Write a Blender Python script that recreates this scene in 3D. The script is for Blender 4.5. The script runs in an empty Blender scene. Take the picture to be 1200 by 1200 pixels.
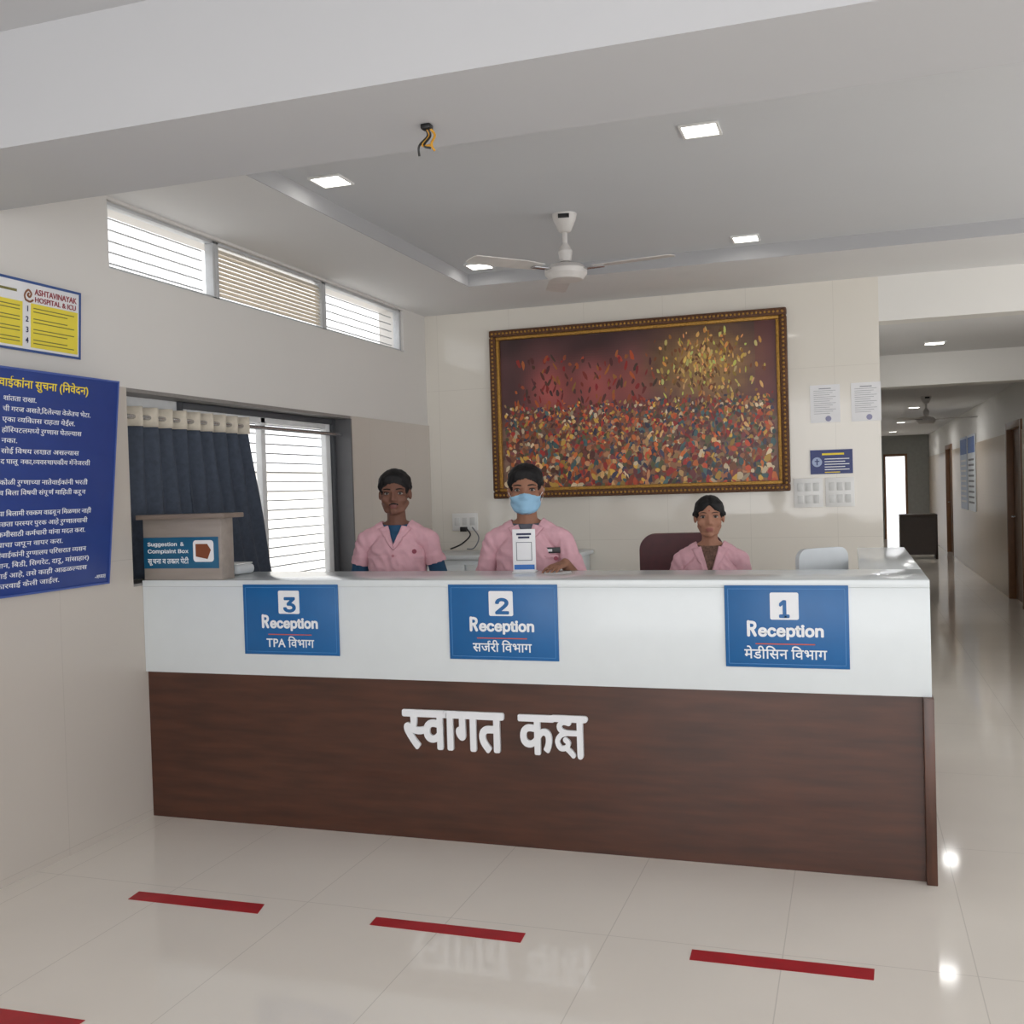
import bpy, bmesh, math, random, re, os
from mathutils import Vector, Matrix, noise
from mathutils.bvhtree import BVHTree
random.seed(7)
S=bpy.context.scene; C=S.collection; PI=math.pi
try: S.view_settings.view_transform='Standard'
except Exception as e: print(e)

# ---------------------------------------------------------------- camera
YAW=math.radians(18.4); PIT=math.atan(26/1200); ROLL=.03; CH=1.5
Fv=Vector((-math.sin(YAW)*math.cos(PIT),math.cos(YAW)*math.cos(PIT),-math.sin(PIT)))
R0=Vector((math.cos(YAW),math.sin(YAW),0)); U0=R0.cross(Fv)
Rv=math.cos(ROLL)*R0-math.sin(ROLL)*U0; Uv=math.sin(ROLL)*R0+math.cos(ROLL)*U0
cam=bpy.data.objects.new('camera',bpy.data.cameras.new('camera')); C.objects.link(cam)
cam.data.sensor_width=36; cam.data.lens=36; cam.data.clip_start=.05
M=Matrix((Rv,Uv,-Fv)).transposed().to_4x4(); M.translation=(0,0,CH); cam.matrix_world=M
S.camera=cam
def ray(px,py): return Fv*1200+Rv*(px-600)+Uv*(600-py)
def onX(px,py,X): d=ray(px,py); return Vector((0,0,CH))+d*(X/d.x)
def onY(px,py,Y): d=ray(px,py); return Vector((0,0,CH))+d*(Y/d.y)
def onZ(px,py,Z): d=ray(px,py); return Vector((0,0,CH))+d*((Z-CH)/d.z)

# ---------------------------------------------------------------- materials
def lin(c):
    return tuple(((v/255)/12.92 if v/255<=.04045 else ((v/255+.055)/1.055)**2.4) for v in c)
MATS={}
def mat(name,rgb,rough=.5,metal=0,var=.06,scale=12,emis=0,bump=0,coat=0,stretch=None,spec=.5):
    if name in MATS: return MATS[name]
    m=bpy.data.materials.new(name); m.use_nodes=True; nt=m.node_tree; N=nt.nodes; L=nt.links
    p=N['Principled BSDF']; c=lin(rgb)
    tc=N.new('ShaderNodeTexCoord'); mp=N.new('ShaderNodeMapping'); nz=N.new('ShaderNodeTexNoise')
    L.new(tc.outputs['Object'],mp.inputs['Vector']); L.new(mp.outputs[0],nz.inputs['Vector'])
    if stretch: mp.inputs['Scale'].default_value=stretch
    nz.inputs['Scale'].default_value=scale; nz.inputs['Detail'].default_value=4
    rp=N.new('ShaderNodeValToRGB'); L.new(nz.outputs[0],rp.inputs[0])
    rp.color_ramp.elements[0].position=.3; rp.color_ramp.elements[1].position=.7
    rp.color_ramp.elements[0].color=(*[max(0,v*(1-var)) for v in c],1)
    rp.color_ramp.elements[1].color=(*[min(1,v*(1+var)) for v in c],1)
    L.new(rp.outputs[0],p.inputs['Base Color'])
    p.inputs['Roughness'].default_value=rough; p.inputs['Metallic'].default_value=metal
    p.inputs['Specular IOR Level'].default_value=spec
    p.inputs['Coat Weight'].default_value=coat; p.inputs['Coat Roughness'].default_value=.08
    if emis:
        L.new(rp.outputs[0],p.inputs['Emission Color']); p.inputs['Emission Strength'].default_value=emis
    if bump:
        b=N.new('ShaderNodeBump'); b.inputs['Strength'].default_value=bump; b.inputs['Distance'].default_value=.01
        L.new(nz.outputs[0],b.inputs['Height']); L.new(b.outputs[0],p.inputs['Normal'])
    MATS[name]=m; return m
def tilemat(name,rgb,joint,axes,bw,rh,loc,mortar,rough,var=.02,spec=.5):
    m=mat(name,rgb,rough,0,var,2.2,spec=spec); nt=m.node_tree; N=nt.nodes; L=nt.links; p=N['Principled BSDF']
    src=p.inputs['Base Color'].links[0].from_socket
    tc=N.new('ShaderNodeTexCoord'); sp=N.new('ShaderNodeSeparateXYZ'); cb=N.new('ShaderNodeCombineXYZ')
    L.new(tc.outputs['Object'],sp.inputs[0])
    for i,a in enumerate(axes):
        ad=N.new('ShaderNodeMath'); ad.operation='ADD'; ad.inputs[1].default_value=loc[i]+50*(bw if i==0 else rh)
        L.new(sp.outputs[a],ad.inputs[0]); L.new(ad.outputs[0],cb.inputs[i])
    br=N.new('ShaderNodeTexBrick'); br.offset=0; br.squash=1
    br.inputs['Scale'].default_value=1; br.inputs['Brick Width'].default_value=bw; br.inputs['Row Height'].default_value=rh
    br.inputs['Mortar Size'].default_value=mortar; br.inputs['Mortar Smooth'].default_value=.1
    L.new(cb.outputs[0],br.inputs['Vector'])
    mx=N.new('ShaderNodeMix'); mx.data_type='RGBA'
    L.new(br.outputs['Fac'],mx.inputs[0]); L.new(src,mx.inputs[6]); mx.inputs[7].default_value=(*lin(joint),1)
    L.new(mx.outputs[2],p.inputs['Base Color'])
    return m
def woodmat(name,rgb,rough,sc=(1,8,8),var=.4):
    return mat(name,rgb,rough,0,var,3,stretch=sc,coat=.15)
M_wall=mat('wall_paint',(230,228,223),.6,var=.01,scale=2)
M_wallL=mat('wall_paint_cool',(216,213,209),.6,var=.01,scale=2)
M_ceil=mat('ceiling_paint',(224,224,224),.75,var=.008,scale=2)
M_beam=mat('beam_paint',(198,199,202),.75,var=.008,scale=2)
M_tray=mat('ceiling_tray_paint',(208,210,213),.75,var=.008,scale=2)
M_floor=tilemat('floor_tile',(239,232,222),(218,211,201),(0,1),.567,1.134,(.24,.092),.0018,.075,spec=.4)
M_back=tilemat('back_wall_tile',(230,225,215),(216,211,201),(0,2),.6,1.2,(.1,.1),.0015,.05,.01)
M_dado=tilemat('dado_tile',(198,190,181),(186,178,169),(1,2),.6,1.2,(.1,-.03),.0015,.25,.01)
M_dado2=tilemat('corridor_dado_tile',(192,176,156),(176,160,142),(1,2),.6,1.2,(.1,-.03),.0015,.28,.01)
M_white=mat('white_laminate',(224,230,232),.16,0,.01)
M_dark=woodmat('dark_wood_laminate',(74,41,27),.3,var=.3)
M_alu=mat('aluminium',(196,198,200),.4,.3)
M_bar=mat('grille_grey',(160,163,166),.5)
M_dgrey=mat('dark_grey_frame',(74,76,80),.5)
M_granite=mat('window_lining',(132,128,125),.45,0,.08,40)
M_blue=mat('sign_blue',(20,98,160),.35,0,.03)
M_navy=mat('board_blue',(36,62,136),.4,0,.04)
M_paper=mat('white_paper',(236,236,238),.6,0,.02)
M_txtw=mat('white_lettering',(240,242,245),.5,0,.01)
M_red=mat('red_line',(205,90,70),.5)
M_tape=mat('red_tape',(172,26,36),.45,0,.12)
M_yel=mat('yellow_panel',(232,214,70),.5,0,.03)
M_ytxt=mat('yellow_lettering',(246,220,60),.5,0,.01)
M_ink=mat('dark_ink',(40,45,80),.6)
M_grey=mat('grey_ink',(120,122,128),.6)
M_black=mat('black_plastic',(22,22,24),.4)
M_plast=mat('white_plastic',(238,238,236),.35,0,.02)
M_pgrey=mat('pale_grey_plastic',(214,219,222),.35,0,.03)
M_gold=mat('gilt',(176,132,60),.35,.5,.25,90,bump=.6)
M_frame=mat('carved_brown_frame',(92,56,30),.4,.1,.45,110,bump=.8)
M_emit=mat('downlight_diffuser',(255,252,244),.5,0,.005,emis=9)
M_steel=mat('steel',(190,190,192),.25,.9)
def glassmat():
    m=bpy.data.materials.new('window_glass'); m.use_nodes=True; N=m.node_tree.nodes; L=m.node_tree.links
    N.remove(N['Principled BSDF']); o=N['Material Output']
    t=N.new('ShaderNodeBsdfTransparent'); g=N.new('ShaderNodeBsdfGlossy'); g.inputs['Roughness'].default_value=.03
    mx=N.new('ShaderNodeMixShader'); mx.inputs[0].default_value=.05
    L.new(t.outputs[0],mx.inputs[1]); L.new(g.outputs[0],mx.inputs[2]); L.new(mx.outputs[0],o.inputs[0])
    return m
M_glass=glassmat()

# ---------------------------------------------------------------- builders
def ploc(o):
    v=Vector((0,0,0))
    while o: v+=o.location; o=o.parent
    return v
class MB:
    def __init__(s): s.bm=bmesh.new()
    def merge(s,b,Mx=None):
        if Mx is not None: bmesh.ops.transform(b,matrix=Mx,verts=b.verts)
        me=bpy.data.meshes.new('t'); b.to_mesh(me); b.free(); s.bm.from_mesh(me); bpy.data.meshes.remove(me); return s
    def box(s,x0,x1,y0,y1,z0,z1,bev=0,seg=2,Mx=None):
        b=bmesh.new()
        bmesh.ops.create_cube(b,size=1,matrix=Matrix.Translation(((x0+x1)/2,(y0+y1)/2,(z0+z1)/2))@Matrix.Diagonal((abs(x1-x0),abs(y1-y0),abs(z1-z0),1)))
        if bev: bmesh.ops.bevel(b,geom=b.edges[:],offset=bev,segments=seg,affect='EDGES',profile=.5)
        return s.merge(b,Mx)
    def tube(s,pts,r,n=10,flat=1,Mx=None):
        b=bmesh.new(); pts=[Vector(p) for p in pts]; k=len(pts)
        rr=r if isinstance(r,(list,tuple)) else [r]*k
        rings=[]; pu=None
        for i,p in enumerate(pts):
            t=(pts[min(i+1,k-1)]-pts[max(i-1,0)]).normalized()
            if pu is None: pu=t.orthogonal().normalized()
            u=(pu-t*pu.dot(t)).normalized(); w=t.cross(u); pu=u
            rings.append([b.verts.new(p+(u*math.cos(2*PI*j/n)+w*math.sin(2*PI*j/n)*flat)*rr[i]) for j in range(n)])
        for i in range(k-1):
            for j in range(n): b.faces.new((rings[i][j],rings[i][(j+1)%n],rings[i+1][(j+1)%n],rings[i+1][j]))
        b.faces.new(rings[0][::-1]); b.faces.new(rings[-1])
        return s.merge(b,Mx)
    def lathe(s,prof,n=28,Mx=None):
        b=bmesh.new(); rings=[]
        for r,z in prof:
            rings.append([b.verts.new((max(r,1e-4)*math.cos(2*PI*j/n),max(r,1e-4)*math.sin(2*PI*j/n),z)) for j in range(n)])
        for i in range(len(prof)-1):
            for j in range(n): b.faces.new((rings[i][j],rings[i][(j+1)%n],rings[i+1][(j+1)%n],rings[i+1][j]))
        b.faces.new(rings[0][::-1]); b.faces.new(rings[-1])
        return s.merge(b,Mx)
    def ell(s,c,rx,ry,rz,Mx=None):
        b=bmesh.new(); bmesh.ops.create_uvsphere(b,u_segments=20,v_segments=12,radius=1,matrix=Matrix.Translation(c)@Matrix.Diagonal((rx,ry,rz,1)))
        return s.merge(b,Mx)
    def prism(s,pts,vec,Mx=None):
        b=bmesh.new(); vec=Vector(vec); a=[b.verts.new(Vector(p)) for p in pts]; c=[b.verts.new(Vector(p)+vec) for p in pts]; n=len(pts)
        b.faces.new(a[::-1]); b.faces.new(c)
        for i in range(n): b.faces.new((a[i],a[(i+1)%n],c[(i+1)%n],c[i]))
        return s.merge(b,Mx)
    def sheet(s,grid):
        b=bmesh.new(); vs=[[b.verts.new(Vector(p)) for p in row] for row in grid]
        for i in range(len(vs)-1):
            for j in range(len(vs[0])-1): b.faces.new((vs[i][j],vs[i][j+1],vs[i+1][j+1],vs[i+1][j]))
        return s.merge(b)
    def build(s,name,m,parent=None,world=False,smooth=True,solid=0):
        me=bpy.data.meshes.new(name)
        bmesh.ops.recalc_face_normals(s.bm,faces=s.bm.faces[:]); s.bm.to_mesh(me); s.bm.free()
        if world and parent: me.transform(Matrix.Translation(-ploc(parent)))
        me.materials.append(m)
        if smooth and len(me.polygons):
            me.polygons.foreach_set('use_smooth',[True]*len(me.polygons))
            try: me.set_sharp_from_angle(angle=math.radians(38))
            except Exception: pass
        o=bpy.data.objects.new(name,me); C.objects.link(o)
        if parent: o.parent=parent
        if solid:
            md=o.modifiers.new('solid','SOLIDIFY'); md.thickness=solid; md.offset=0
        return o
def rrect(x0,x1,y0,y1,r,z=0,n=5):
    p=[]
    for cx,cy,a0 in ((x1-r,y1-r,0),(x0+r,y1-r,90),(x0+r,y0+r,180),(x1-r,y0+r,270)):
        for i in range(n+1):
            a=math.radians(a0+90*i/n); p.append((cx+r*math.cos(a),cy+r*math.sin(a),z))
    return p
def tag(o,label,cat,group=None):
    o['label']=label; o['category']=cat
    if group: o['group']=group
    return o
def thing(name,label,cat,loc=(0,0,0),group=None,rotz=0,M3=None):
    o=bpy.data.objects.new(name,None); C.objects.link(o); o.empty_display_size=.1
    o.location=loc; o.rotation_euler=(0,0,rotz)
    if M3 is not None: o.rotation_euler=M3.to_euler()
    return tag(o,label,cat,group)
def struct(o,label=None):
    o['kind']='structure'
    if label: o['label']=label
    return o
def dup(root,loc,label,rotz=None):
    r=root.copy(); C.objects.link(r); r.location=loc; r['label']=label
    if rotz is not None: r.rotation_euler=(0,0,rotz)
    for ch in list(root.children):
        c=ch.copy(); C.objects.link(c); c.parent=r
        for g in ch.children:
            d=g.copy(); C.objects.link(d); d.parent=c
    return r
FRONT=Matrix(((1,0,0),(0,0,-1),(0,1,0)))          # sign plane facing -Y
LEFTW=Matrix(((0,0,1),(1,0,0),(0,1,0)))           # facing +X
RIGHTW=Matrix(((0,0,-1),(-1,0,0),(0,1,0)))        # facing -X
def catmull(p,n=6):
    p=[Vector((*q,0)) if len(q)==2 else Vector(q) for q in p]
    if len(p)<3: return p
    out=[]
    for i in range(len(p)-1):
        a=p[max(i-1,0)]; b=p[i]; c=p[i+1]; d=p[min(i+2,len(p)-1)]
        for k in range(n):
            t=k/n
            out.append(.5*((2*b)+(c-a)*t+(2*a-5*b+4*c-d)*t*t+(3*b-a-3*c+d)*t**3))
    out.append(p[-1]); return out
def strokes(mb,lst,x,y,h,w,depth,z0=0,eps=None,kx=1):
    eps=depth*.002 if eps is None else eps; cnt=0
    for st,wk in lst:
        pts=[Vector((x+q.x*h*kx,y+q.y*h,z0)) for q in catmull(st)]
        ww=w*wk
        for i,q in enumerate(pts):
            cnt+=1
            mb.prism([(q.x+ww/2*math.cos(2*PI*j/12),q.y+ww/2*math.sin(2*PI*j/12),z0) for j in range(12)],(0,0,depth+eps*cnt))
            if i:
                a=pts[i-1]; d=(q-a); cnt+=1
                if d.length<1e-6: continue
                n=Vector((-d.y,d.x,0)).normalized()*ww/2
                mb.prism([a+n,a-n,q-n,q+n],(0,0,depth+eps*cnt))
# ---- lettering: Devanagari syllables are composed here (half letters, reph, pre-base vowel)
SANS=None
try:
    fd=bpy.utils.system_resource('DATAFILES',path='fonts'); fl=os.listdir(fd) if fd else []
    for n_ in fl:
        if n_.lower().startswith('inter'): SANS=bpy.data.fonts.load(os.path.join(fd,n_)); break
except Exception as e: print('font',e)
GL={}
def glyph(s,half,bold,sans=False):
    key=(s,half,bold,sans)
    if key in GL: return GL[key]
    cu=bpy.data.curves.new('t','FONT'); cu.body=s; cu.size=1; cu.offset=bold; cu.extrude=.5; cu.resolution_u=3
    if sans and SANS: cu.font=SANS
    o=bpy.data.objects.new('t',cu); C.objects.link(o); bpy.context.view_layer.update()
    me=bpy.data.meshes.new_from_object(o.evaluated_get(bpy.context.evaluated_depsgraph_get()))
    bpy.data.objects.remove(o); bpy.data.curves.remove(cu)
    xs=[v.co.x for v in me.vertices] or [0]; w=max(xs)
    if half:
        c=s[-1]
        if c in 'कफ': xc=w*.84
        else:
            low=[v.co.x for v in me.vertices if -.06<v.co.y<.03 and v.co.x>.4*w]
            mx=max(low) if low else w
            xc=min([x for x in low if x>mx-.14] or [w])-.004
        b=bmesh.new(); b.from_mesh(me); bmesh.ops.bisect_plane(b,geom=b.verts[:]+b.edges[:]+b.faces[:],plane_co=(xc,0,0),plane_no=(1,0,0),clear_outer=True)
        b.to_mesh(me); b.free(); w=xc
    GL[key]=(me,w); return GL[key]
KSH=[([(0,.93),(1.12,.93)],.9),([(.94,.93),(.94,.0)],1),([(.56,.82),(.36,.84),(.22,.74),(.3,.62),(.52,.57),(.94,.57)],.62),([(.52,.57),(.28,.51),(.15,.35),(.25,.18),(.45,.19),(.53,.31),(.43,.39)],.62),([(.45,.19),(.58,.1),(.7,.0)],.62)]
def strokeglyph(key,lst,h,w,dx=0,dy=0):
    if key in GL: return GL[key]
    mb=MB(); strokes(mb,lst,dx,dy,h,w,1,-.5,.0004); me=bpy.data.meshes.new('t'); bmesh.ops.recalc_face_normals(mb.bm,faces=mb.bm.faces[:]); mb.bm.to_mesh(me); mb.bm.free()
    GL[key]=(me,1.1*h); return GL[key]
def headtop(bold): return max(v.co.y for v in glyph('क',False,bold)[0].vertices)
CN='\u0915-\u0939'; MK='\u0901-\u0903\u093a-\u094c'
def layout(s,bold,sans=False):
    if s.isascii(): 
        me,w=glyph(s,False,bold,sans); return [(me,0,0)],w
    out=[]; pen=0; T=headtop(bold); sw_=.075+2*bold
    for m in re.finditer('((?:[%s]\u094d)*)([%s])([%s]*)|( +)|([A-Za-z0-9]+)|([\u0905-\u0914][%s]*)|(.)'%(CN,CN,MK,MK),s):
        hv,base,mk,sp,lt,vw,ot=m.groups()
        if base:
            hs=[h for h in hv if h!='\u094d']; reph=False; rak=False; ksh=False
            if hs and hs[0]=='र': reph=True; hs=hs[1:]
            if base=='र' and hs: base=hs.pop(); rak=True
            if base=='ष' and hs and hs[-1]=='क': hs.pop(); ksh=True
            pre='\u093f' if '\u093f' in mk else ''; mk=mk.replace('\u093f','')
            comps=[(h,h not in 'टठडढदरहळछङऱ') for h in hs]
            comps=[(h if f else h+'\u094d',f) for h,f in comps]
            if not ksh: comps.append((base+mk,False))
            if pre and comps: comps[0]=(pre+comps[0][0],comps[0][1])
            for g,f in comps:
                me,w=glyph(g,f,bold); out.append((me,pen,len(out)%2)); last=w; pen+=w-.004
            if ksh:
                me,w=strokeglyph(('ksh',bold),KSH,T/.965,sw_); out.append((me,pen,len(out)%2)); pen+=w-.02
                if mk:
                    me,w=glyph(mk,False,bold); out.append((me,pen,len(out)%2)); pen+=w
            if reph:
                me,_=strokeglyph(('reph',bold),[([(-.11,0),(-.19,.08),(-.19,.17),(-.11,.215),(-.03,.17)],1)],1,sw_*.75,0,T-.03); out.append((me,pen,1))
            if rak:
                me,_=strokeglyph(('rak',bold),[([(0,.2),(-.2,.05)],1)],1,sw_*.85); out.append((me,pen-last*(.42 if base in 'कफ' else .12),1))
        elif sp: pen+=.24*len(sp)
        else:
            me,w=glyph(lt or vw or ot,False,bold); out.append((me,pen,0)); pen+=w+(.03 if not vw else 0)
    return out,pen
RING=[(0,0)]+[(math.cos(2*PI*k/12),math.sin(2*PI*k/12)) for k in range(12)]
def text(mb,s,x,y,size,al='LEFT',bold=0,fit=None,z=0,depth=.0012,Mx=None,thick=0,sans=False):
    gl,w=layout(s,bold,sans); k=size if not fit or w<=0 else fit/w
    tot=w*k; ox={'LEFT':0,'CENTER':-tot/2,'RIGHT':-tot}[al]
    for ci,(ax,ay) in enumerate(RING if thick else [(0,0)]):
        for me,px,zi in gl:
            zo=(zi+2.3*ci)*depth*(.008 if thick else .03)
            m=me.copy(); A=Matrix.Translation((x+ox+px*k+ax*thick*size,y+ay*thick*size,z+zo))@Matrix.Diagonal((k,size,depth,1))
            m.transform(A if Mx is None else Mx@A); mb.bm.from_mesh(m); bpy.data.meshes.remove(m)
    return mb

# ---------------------------------------------------------------- the room
XL=-3.205; YB=7.57; DX=-.025; ZS=.92; ZL=1.1; YL=4.52
b=MB().box(-3.425,5,-4,27,-.1,0); struct(b.build('floor',M_floor),'glossy beige tiled floor')
b=MB(); X0=XL-.2
b.box(X0,XL,-4,3.9,0,3.46); b.box(X0,XL,3.9,7.77,0,ZS); b.box(X0,XL,6.23,7.77,ZS,2.03); b.box(X0,XL,3.9,3.97,ZS,2.03); b.box(X0,XL,3.97,YL,ZS,ZL)
b.box(X0,XL,3.9,7.77,2.03,2.57); b.box(X0,XL,7.15,7.77,2.57,2.885); b.box(X0,XL,3.9,7.77,2.885,3.46)
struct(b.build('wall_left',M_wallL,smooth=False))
b=MB().box(XL,.2,YB,7.77,0,3.1); struct(b.build('wall_back',M_back,smooth=False))
b=MB().box(2,5,YB,7.77,0,3.1); struct(b.build('wall_far',M_wall,smooth=False))
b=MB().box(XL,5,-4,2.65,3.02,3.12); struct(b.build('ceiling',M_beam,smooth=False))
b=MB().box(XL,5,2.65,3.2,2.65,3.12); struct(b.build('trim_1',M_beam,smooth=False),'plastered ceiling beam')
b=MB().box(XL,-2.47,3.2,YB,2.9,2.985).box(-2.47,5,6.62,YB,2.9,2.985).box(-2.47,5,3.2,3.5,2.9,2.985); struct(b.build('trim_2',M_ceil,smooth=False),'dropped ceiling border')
b=MB().box(-2.47,-2.464,3.5,6.62,2.901,2.985).box(-2.464,5,6.614,6.62,2.901,2.985); struct(b.build('trim_8',mat('tray_edge_shade',(178,178,180),.75,var=.01,scale=2),smooth=False),'step edge of the tray with shade painted in')  # shade on the tray lip put into the colour of a thin strip
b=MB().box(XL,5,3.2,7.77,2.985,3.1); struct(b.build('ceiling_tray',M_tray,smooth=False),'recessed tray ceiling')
b=MB().box(.2,2,YB,7.77,2.59,3.1); struct(b.build('trim_3',M_wall,smooth=False),'lintel over the corridor')
b=MB().box(.1,.2,7.77,27,0,2.9); struct(b.build('wall_corridor',M_wall,smooth=False))
b=MB().box(.2,2,7.77,9.7,2.59,2.69).box(.2,2,9.95,27,2.55,2.65); struct(b.build('ceiling_corridor',M_ceil,smooth=False))
b=MB().box(.2,2,9.7,9.95,2.31,2.69); struct(b.build('trim_4',M_wall,smooth=False),'second beam across corridor')
b=MB().box(1.8,2,7.77,12.55,0,2.69).box(1.8,2,13.72,20.9,0,2.69).box(1.8,2,22.2,27,0,2.69).box(1.8,2,12.55,13.72,2.12,2.69).box(1.8,2,20.9,22.2,2.12,2.69)
struct(b.build('wall_right',M_wall,smooth=False))
b=MB().box(1.79,1.8,7.77,12.55,0,2.0).box(1.79,1.8,13.72,20.9,0,2.0).box(1.79,1.8,22.2,27,0,2.0); struct(b.build('trim_7',M_dado2,smooth=False),'tile cladding on corridor wall')
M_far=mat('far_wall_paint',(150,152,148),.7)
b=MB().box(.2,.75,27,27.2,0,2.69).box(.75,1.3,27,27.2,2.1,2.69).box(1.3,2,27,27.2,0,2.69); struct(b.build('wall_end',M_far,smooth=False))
b=MB().box(-14,-3.425,-4,20,-.2,-.1).box(-3,5,27.2,34,-.2,-.1); struct(b.build('ground_outside',mat('outside_paving',(220,216,210),.8),smooth=False),'pale paving outside the building')
# dado tiles and lining
b=MB().box(XL,XL+.012,-4,3.97,0,2.03).box(XL,XL+.012,6.23,YB,0,2.03).box(XL,XL+.012,3.97,6.23,0,ZS).box(XL,XL+.012,3.97,YL,ZS,ZL); struct(b.build('trim_5',M_dado,smooth=False),'tile cladding on left wall')
b=MB().box(X0+.01,XL+.004,3.97,6.23,2.012,2.03).box(X0+.01,XL+.012,YL,6.23,ZS,ZS+.015).box(X0+.01,XL+.012,3.97,YL,ZL,ZL+.012); struct(b.build('trim_6',M_granite,smooth=False),'grey lining of the window opening')
b=MB().box(X0+.01,XL+.012,6.212,6.23,ZS+.015,2.012); struct(b.build('trim_9',mat('dark_jamb',(92,92,94),.5),smooth=False),'dark right jamb of the window')
# clerestory windows
def window(name,y0,y1,z0,z1,kind,label):
    root=bpy.data.objects.new(name,None); C.objects.link(root); root.location=(-3.28,(y0+y1)/2,z0); root['kind']='structure'; root['label']=label
    xa,xb=-3.25,-3.2; f=.028
    b=MB().box(xa,xb,y0,y0+f,z0,z1,.003).box(xa,xb,y1-f,y1,z0,z1,.003).box(xa,xb,y0,y1,z0,z0+f*.6,.003).box(xa,xb,y0,y1,z1-f*.6,z1,.003)
    b.build('window_frame',M_alu,root,True)
    if kind=='louvre':
        b=MB(); n=11
        for i in range(n):
            z=z0+f+(i+.5)*(z1-z0-2*f)/n
            b.box(-.016,.016,y0+f,y1-f,-.002,.002,Mx=Matrix.Translation((-3.225,0,z))@Matrix.Rotation(math.radians(50),4,'Y'))
        b.build('louvre_slats',mat('louvre',(222,212,196),.6),root,True)
    else:
        b=MB().box(-3.23,-3.225,y0+f,y1-f,z0+f*.6,z1-f*.6); b.build('pane',M_glass,root,True)
        b=MB(); n=int((z1-z0)/.055)
        for i in range(1,n+1):
            z=z0+i*(z1-z0)/(n+1); b.box(-3.275,-3.265,y0+f,y1-f,z-.003,z+.003)
        b.build('grille_bars',M_alu,root,True)
    root.location.x+=DX
    return root
window('window_1',3.9,4.77,2.57,2.885,'bar','clerestory pane nearest the beam')
window('window_2',4.77,5.96,2.57,2.885,'louvre','clerestory opening with beige louvres')
window('window_3',5.96,7.15,2.57,2.885,'bar','clerestory pane nearest back wall')
# lower window
ZW=ZS+.015
w=bpy.data.objects.new('window_4',None); C.objects.link(w); w.location=(-3.3,5.1,ZW); w['kind']='structure'; w['label']='sliding window behind the dark curtain'
b=MB()
b.box(-3.34,-3.28,YL,YL+.03,ZW,2.01,.004).box(-3.34,-3.28,6.165,6.21,ZW,2.01,.004)
b.box(-3.34,-3.28,YL+.03,6.165,ZW,ZW+.03,.004).box(-3.34,-3.28,YL+.03,6.165,1.975,2.01,.004); b.build('window_frame',M_dgrey,w,True)
M_wf=mat('white_window_frame',(225,226,226),.4)
b=MB()
for (ya,yb) in ((6.09,6.15),(5.3,5.35),(YL+.03,YL+.08)): b.box(-3.33,-3.29,ya,yb,ZW+.03,1.975,.004)
b.box(-3.33,-3.29,YL+.08,6.09,ZW+.03,ZW+.06,.004).box(-3.33,-3.29,YL+.08,6.09,1.94,1.975,.004); b.build('sash',M_wf,w,True)
b=MB().box(-3.312,-3.308,YL+.08,6.09,ZW+.06,1.94); b.build('pane',M_glass,w,True)
b=MB()
for i in range(1,18): b.box(-3.368,-3.356,YL,6.165,ZW+.02+i*.058-.0035,ZW+.02+i*.058+.0035)
b.build('grille_bars',M_bar,w,True)
b=MB().box(-3.34,-3.3,3.97,YL,ZL+.015,2.01); b.build('fixed_panel',M_wf,w,True)
w.location.x+=DX
# doors of the corridor
M_door=woodmat('door_wood',(104,72,48),.5,(8,8,1)); M_dfr=mat('door_frame_brown',(122,84,54),.45)
for k,(y0,y1) in enumerate(((12.55,13.72),(20.9,22.2))):
    d=bpy.data.objects.new('door_%d'%(k+1),None); C.objects.link(d); d.location=(1.85,(y0+y1)/2,0); d['kind']='structure'; d['label']='brown corridor door'
    MB().box(1.78,1.9,y0,y0+.08,0,2.12,.004).box(1.78,1.9,y1-.08,y1,0,2.12,.004).box(1.78,1.9,y0+.08,y1-.08,2.04,2.12,.004).build('door_frame',M_dfr,d,True)
    MB().box(1.85,1.89,y0+.08,y1-.08,0.01,2.04).build('leaf',M_door,d,True)
    MB().tube([(1.85,y1-.16,1.0),(1.81,y1-.16,1.0),(1.81,y1-.27,1.0)],.01).build('handle',M_steel,d,True)
w5=bpy.data.objects.new('door_3',None); C.objects.link(w5); w5.location=(1.0,27.1,0); w5['kind']='structure'; w5['label']='bright open doorway at corridor end'
MB().box(.75,.8,26.98,27.2,0,2.1,.004).box(1.25,1.3,26.98,27.2,0,2.1,.004).box(.8,1.25,26.98,27.2,2.04,2.1,.004).build('door_frame',M_dfr,w5,True)

# ---------------------------------------------------------------- outside
bld=thing('building','white plastered neighbouring building seen through the left window','building',(-7.2,6,-.1))
MB().box(-7.6,-7.0,-2,16,-.1,1.9).build('wall',mat('outside_white',(250,249,246),.8),bld,True)
b=MB()
for i in range(7): b.box(-7.0,-6.97,-2,16,.3+i*.25,.33+i*.25)
b.build('ledge',mat('outside_grey',(190,189,185),.8),bld,True)

# ---------------------------------------------------------------- reception counter
YC=4.03; XR=.262; XW=XL+.013; ZT=1.125; ZM=.692
ct=thing('reception_counter','long white and dark wood reception counter across the hall','counter',(-1.45,4.3,0))
MB().box(XW,XR,YC,4.5,ZT-.03,ZT,.003).box(.02,XR,4.5,5.94,ZT-.03,ZT,.003).build('countertop',M_white,ct,True)
MB().box(XW,XR,YC+.002,YC+.04,ZM,ZT-.03,.002).box(XR-.04,XR-.002,YC+.04,5.94,ZM,ZT-.03,.002).build('white_fascia',M_white,ct,True)
MB().box(XW,XR-.03,YC+.02,YC+.05,0,ZM).box(XR-.05,XR-.02,YC+.05,5.92,0,ZM).build('wood_panel',M_dark,ct,True)
MB().box(XR-.032,XR+.006,YC-.02,YC+.06,0,ZM,.003).build('end_post',woodmat('dark_wood_post',(84,52,38),.3,(8,8,1)),ct,True)
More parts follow.
